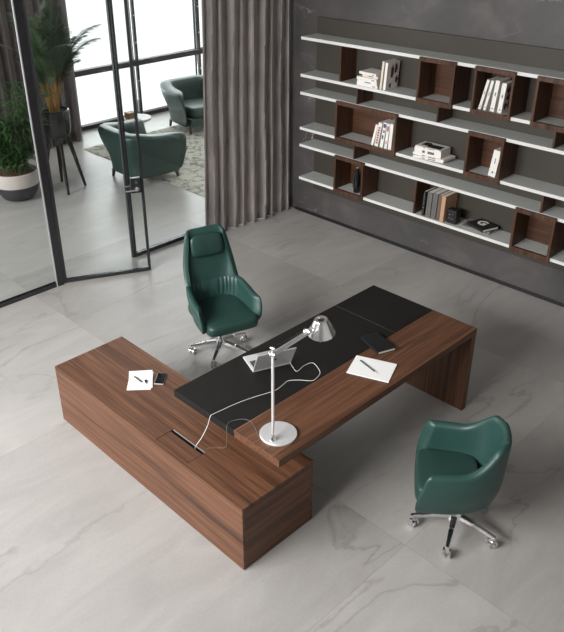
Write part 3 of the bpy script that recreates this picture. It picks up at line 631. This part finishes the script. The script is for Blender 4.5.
bm = cushion(bmesh.new(), .237, .285, .365, .468, (0, .05), 8, .02); obj('seat', bm, M_LEATHER_D, ex, smooth=True, sub=1)
# pleated lumbar band on the inner back
bm = bmesh.new(); rs = []; NL = 84
for i in range(NL+1):
    u = -.6+1.2*i/NL; off = .008*abs(math.sin(PI*i/NL*12))**.7; col = []
    for z, e in ((.47, .0), (.48, 1), (.56, 1.1), (.625, 1), (.64, .0)):
        a, b = Vector(exC(u-.01, z)), Vector(exC(u+.01, z)); d_ = (b-a).normalized(); n = Vector((d_.y, -d_.x)); q = Vector(exC(u, z))-n*(exT(u, z)+(.004+off)*e-.004); col.append((q.x, q.y, z))
    rs.append(col)
rings(bm, rs, cap=False, closed=False); o = obj('lumbar_pleats', bm, M_LEATHER, ex, smooth=True)
# headrest pillow
hb = []
for s, t in ((.88, -.004), (.98, .012), (1, .022), (.95, .035), (.8, .044), (.4, .05)):
    r = []
    for (x, z, _) in sellipse(.150*s, .098*s, 36, 4.5):
        zz = .955+z; yb = exC(0, zz)[1]; q = yb+exT(0, zz)+t-.25*x*x*-1.2; r.append((x, q, zz))
    hb.append(r)
obj('headrest', rings(bmesh.new(), hb), M_LEATHER_D, ex, smooth=True, sub=1)

# visitor chair
FG = math.radians(125.5)-PI/2
gc = thing('office_chair', 'low round-backed green leather tub chair in front of the desk', 'chair', (3.339, 1.709, 0), FG)
star_base(gc, math.radians(132)-FG, .303)
def gC(u, z):
    W = lerp(.232, .282, sst(.29, .5, z))+.012*sst(.5, .8, z); yb = -.240+.04*sst(.48, .28, z)-.012*max(0, (z-.45)/.35); yf = .285-.055*sst(.36, .68, z)
    return uplan(u, W, yb, yf, 2.55)
def gH(u):
    a = abs(u); return lerp(.815-.03*(a/.5)**2, lerp(.655, .64, sst(.6, 1, a)), sst(.34, .76, a))
obj('shell', tub(gC, gH, .295, lambda u, z: lerp(.05, .062, sst(.4, .8, abs(u))), 72, 9), M_LEATHER, gc, smooth=True, sub=1)
obj('seat', cushion(bmesh.new(), .220, .196, .33, .46, (0, .086), 5.5, .015), M_LEATHER_D, gc, smooth=True, sub=1)

# ------------------------------------------------------------------ lounge
def armchair(label, loc, rz):
    r = thing('armchair', label, 'armchair', loc, rz, None)
    def C(u, z):
        k = sst(.22, .72, z); W = .43+.12*k; yb = -.40-.13*k; yf = .40+.03*k
        return uplan(u, W, yb, yf, 4.2)
    def H(u): return lerp(.765, .70, sst(.5, 1, abs(u)))
    def T(u, z): return lerp(.11, .21, sst(.35, .70, z))
    obj('shell', tub(C, H, .11, T, 48, 8), M_LOUNGE, r, smooth=True, sub=1)
    obj('seat_cushion', cushion(bmesh.new(), .31, .34, .25, .42, (0, .06), 6, .03), M_LOUNGE, r, smooth=True, sub=1)
    obj('seat_base', B(-.34, .34, -.33, .36, .105, .25), M_LOUNGE, r, bevel=.02)
    for sx in (-1, 1):
        for sy in (-1, 1): obj('leg', tube(bmesh.new(), [(sx*.33, sy*.31, .115), (sx*.345, sy*.325, 0.0132 if loc[2] == 0 and sy > 0 else 0.0005)],   .03, 10, .02), M_LEGW, r)
    return r
armchair('green leather tub armchair with its back to us, just beyond the glass door', (5.96, 8.62, .0), math.radians(-1)-PI/2)
armchair('green leather tub armchair near the window, half behind the grey curtain', (8.10, 10.03, .0125), math.radians(-96)-PI/2)
st = thing('side_table', 'small round white-topped table between the two armchairs', 'table', (6.77, 9.87, .0125))
obj('top', lathe(bmesh.new(), [(.21, .43), (.215, .434), (.215, .45), (.21, .454)], 40), M_EDGE, st); obj('rim', lathe(bmesh.new(), [(.19, .415), (.208, .418), (.208, .4298)], 40), M_BLACKM, st)
obj('stem', lathe(bmesh.new(), [(.02, .012), (.02, .4148)], 16), M_BLACKM, st); obj('foot', lathe(bmesh.new(), [(.16, .0005), (.16, .008), (.02, .012)], 32), M_BLACKM, st)
vb = thing('box', 'amber wooden box standing on the little round table', 'box', (6.66, 9.91, .467))
obj('body', B(-.07, .07, -.06, .06, .0005, .08), M_AMBER, vb, bevel=.004); obj('lid', B(-.072, .072, -.062, .062, .0803, .095), M_AMBER, vb, bevel=.003)

# plants
M_LEAF = plain('palm_leaf', rgb(44, 66, 36), .38, vary=.5); M_LEAF2 = plain('bush_leaf', rgb(56, 86, 46), .35, vary=.5); M_STEM = plain('ochre_stem', rgb(150, 112, 48), .6, vary=.3); M_GSTEM = plain('green_stem', rgb(70, 86, 46), .6)
M_SOIL = plain('bark_soil', rgb(92, 66, 52), .95, bump=(60, 1.0), vary=.5)
def leaf(bm, base, d, nrm, L, W, droop):
    d = d.normalized(); s = d.cross(nrm).normalized(); n2 = s.cross(d)
    prev = None
    for t, w in ((0, .12), (.3, .9), (.6, .85), (1, .02)):
        p = base+d*(L*t)-Vector((0, 0, 1))*droop*L*t*t; a, c_, b = bm.verts.new(p-s*W*w/2), bm.verts.new(p-n2*W*w*.15), bm.verts.new(p+s*W*w/2)
        if prev: bm.faces.new((prev[0], prev[1], c_, a)); bm.faces.new((prev[1], prev[2], b, c_))
        prev = (a, c_, b)
pp = thing('potted_palm', 'tall feathery palm in a black pot on a four-legged stand', 'plant', (4.88, 9.03, 0))
obj('pot', lathe(bmesh.new(), [(.15, .77), (.17, .775), (.185, .85), (.19, 1.09), (.175, 1.1), (.172, 1.06)], 36), plain('black_glazed_pot', rgb(30, 30, 33), .15), pp, smooth=True)
obj('soil', lathe(bmesh.new(), [(.15, 1.03), (.171, 1.055), (.02, 1.062)], 24), M_SOIL, pp)
bm = bmesh.new(); lathe(bm, [(.14, .735), (.15, .74), (.15, .765), (.14, .7695)], 28); obj('stand_ring', bm, M_BLACK, pp)
for k in range(4):
    a = math.atan2(-.25, -.1)+k*PI/2
    obj('stand_leg', tube(bmesh.new(), [(math.cos(a)*.12, math.sin(a)*.12, .75), (math.cos(a)*.28, math.sin(a)*.28, .0005)], .034, 10, .018), M_BLACK, pp)
sb, fb_ = bmesh.new(), bmesh.new(); rnd = random.Random(3)
for k in range(34):
    a = k*2.399+rnd.uniform(-.3, .3); lean = rnd.uniform(.1, .78); Ln = rnd.uniform(.85, 1.65)
    b0 = Vector((math.cos(a)*.06, math.sin(a)*.06, 1.05)); hd = Vector((math.cos(a), math.sin(a), 0)); pts = []
    for i in range(23):
        t = i/22; r = lean*(.12*t+.55*t*t)*Ln*.95; z = Ln*(t-.42*lean*t**3); pts.append(b0+hd*r+Vector((0, 0, z)))
    i0 = 8
    tube(sb, pts[:i0+3], .0065, 6, .004); tube(fb_, pts[i0+2:], .005, 5, .002)
    for i in range(i0, 23):
        for q in (0, .5):
            j = min(i+1, 22); p = pts[i].lerp(pts[j], q); d_ = (pts[j]-pts[max(0, i-1)]).normalized(); s = d_.cross(Vector((0, 0, 1))).normalized(); t = i/22
            ll = .30*math.sin(PI*min(1, .25+.75*(t-.3)/.7))+.05
            for sg_ in (-1, 1):
                dv = s*sg_*.8+d_*(.75+.6*t)+Vector((0, 0, .15)); leaf(fb_, p, dv, d_.cross(s)*1.0, ll*rnd.uniform(.75, 1.15), .0165, .35)
obj('stems', sb, M_STEM, pp, smooth=True)['label'] = 'yellow-ochre cane stems'
obj('fronds', fb_, M_LEAF, pp)
fp = thing('potted_shrub', 'bushy green floor plant in a round two-tone pot', 'plant', (4.25, 9.16, 0))
obj('pot', lathe(bmesh.new(), [(.14, .0005), (.2, .02), (.265, .11), (.292, .21)], 44), plain('charcoal_pot', rgb(56, 55, 57), .7), fp, smooth=True)['label'] = 'dark grey lower half'
obj('pot_band', lathe(bmesh.new(), [(.292, .2102), (.3, .27), (.293, .385), (.285, .392), (.276, .385), (.275, .35)], 44), plain('pale_pot_band', rgb(196, 186, 180), .7), fp, smooth=True)['label'] = 'pale pinkish upper band'
obj('soil', lathe(bmesh.new(), [(.2, .32), (.274, .352), (.15, .366), (.02, .37)], 30), M_SOIL, fp)
sb, lb_ = bmesh.new(), bmesh.new(); rnd = random.Random(11)
for k in range(34):
    a = rnd.uniform(0, 2*PI); r0 = rnd.uniform(.02, .17); lean = rnd.uniform(.05, .42); Ln = rnd.uniform(.45, 1.15)
    b0 = Vector((math.cos(a)*r0, math.sin(a)*r0, .35)); hd = Vector((math.cos(a), math.sin(a), 0)); pts = [b0+hd*lean*Ln*(i/10)**1.5+Vector((0, 0, Ln*(i/10)*(1-.12*lean*i/10))) for i in range(11)]
    tube(sb, pts, .006, 5, .003)
    for i in range(2, 11):
        for q in range(4):
            b = rnd.uniform(0, 2*PI); dv = Vector((math.cos(b), math.sin(b), rnd.uniform(.1, .9))); leaf(lb_, pts[i], dv, Vector((0, 0, 1)) if abs(dv.z) < .9 else hd, rnd.uniform(.16, .30), rnd.uniform(.028, .05), rnd.uniform(.1, .6))
obj('stems', sb, M_GSTEM, fp); obj('leaves', lb_, M_LEAF2, fp)
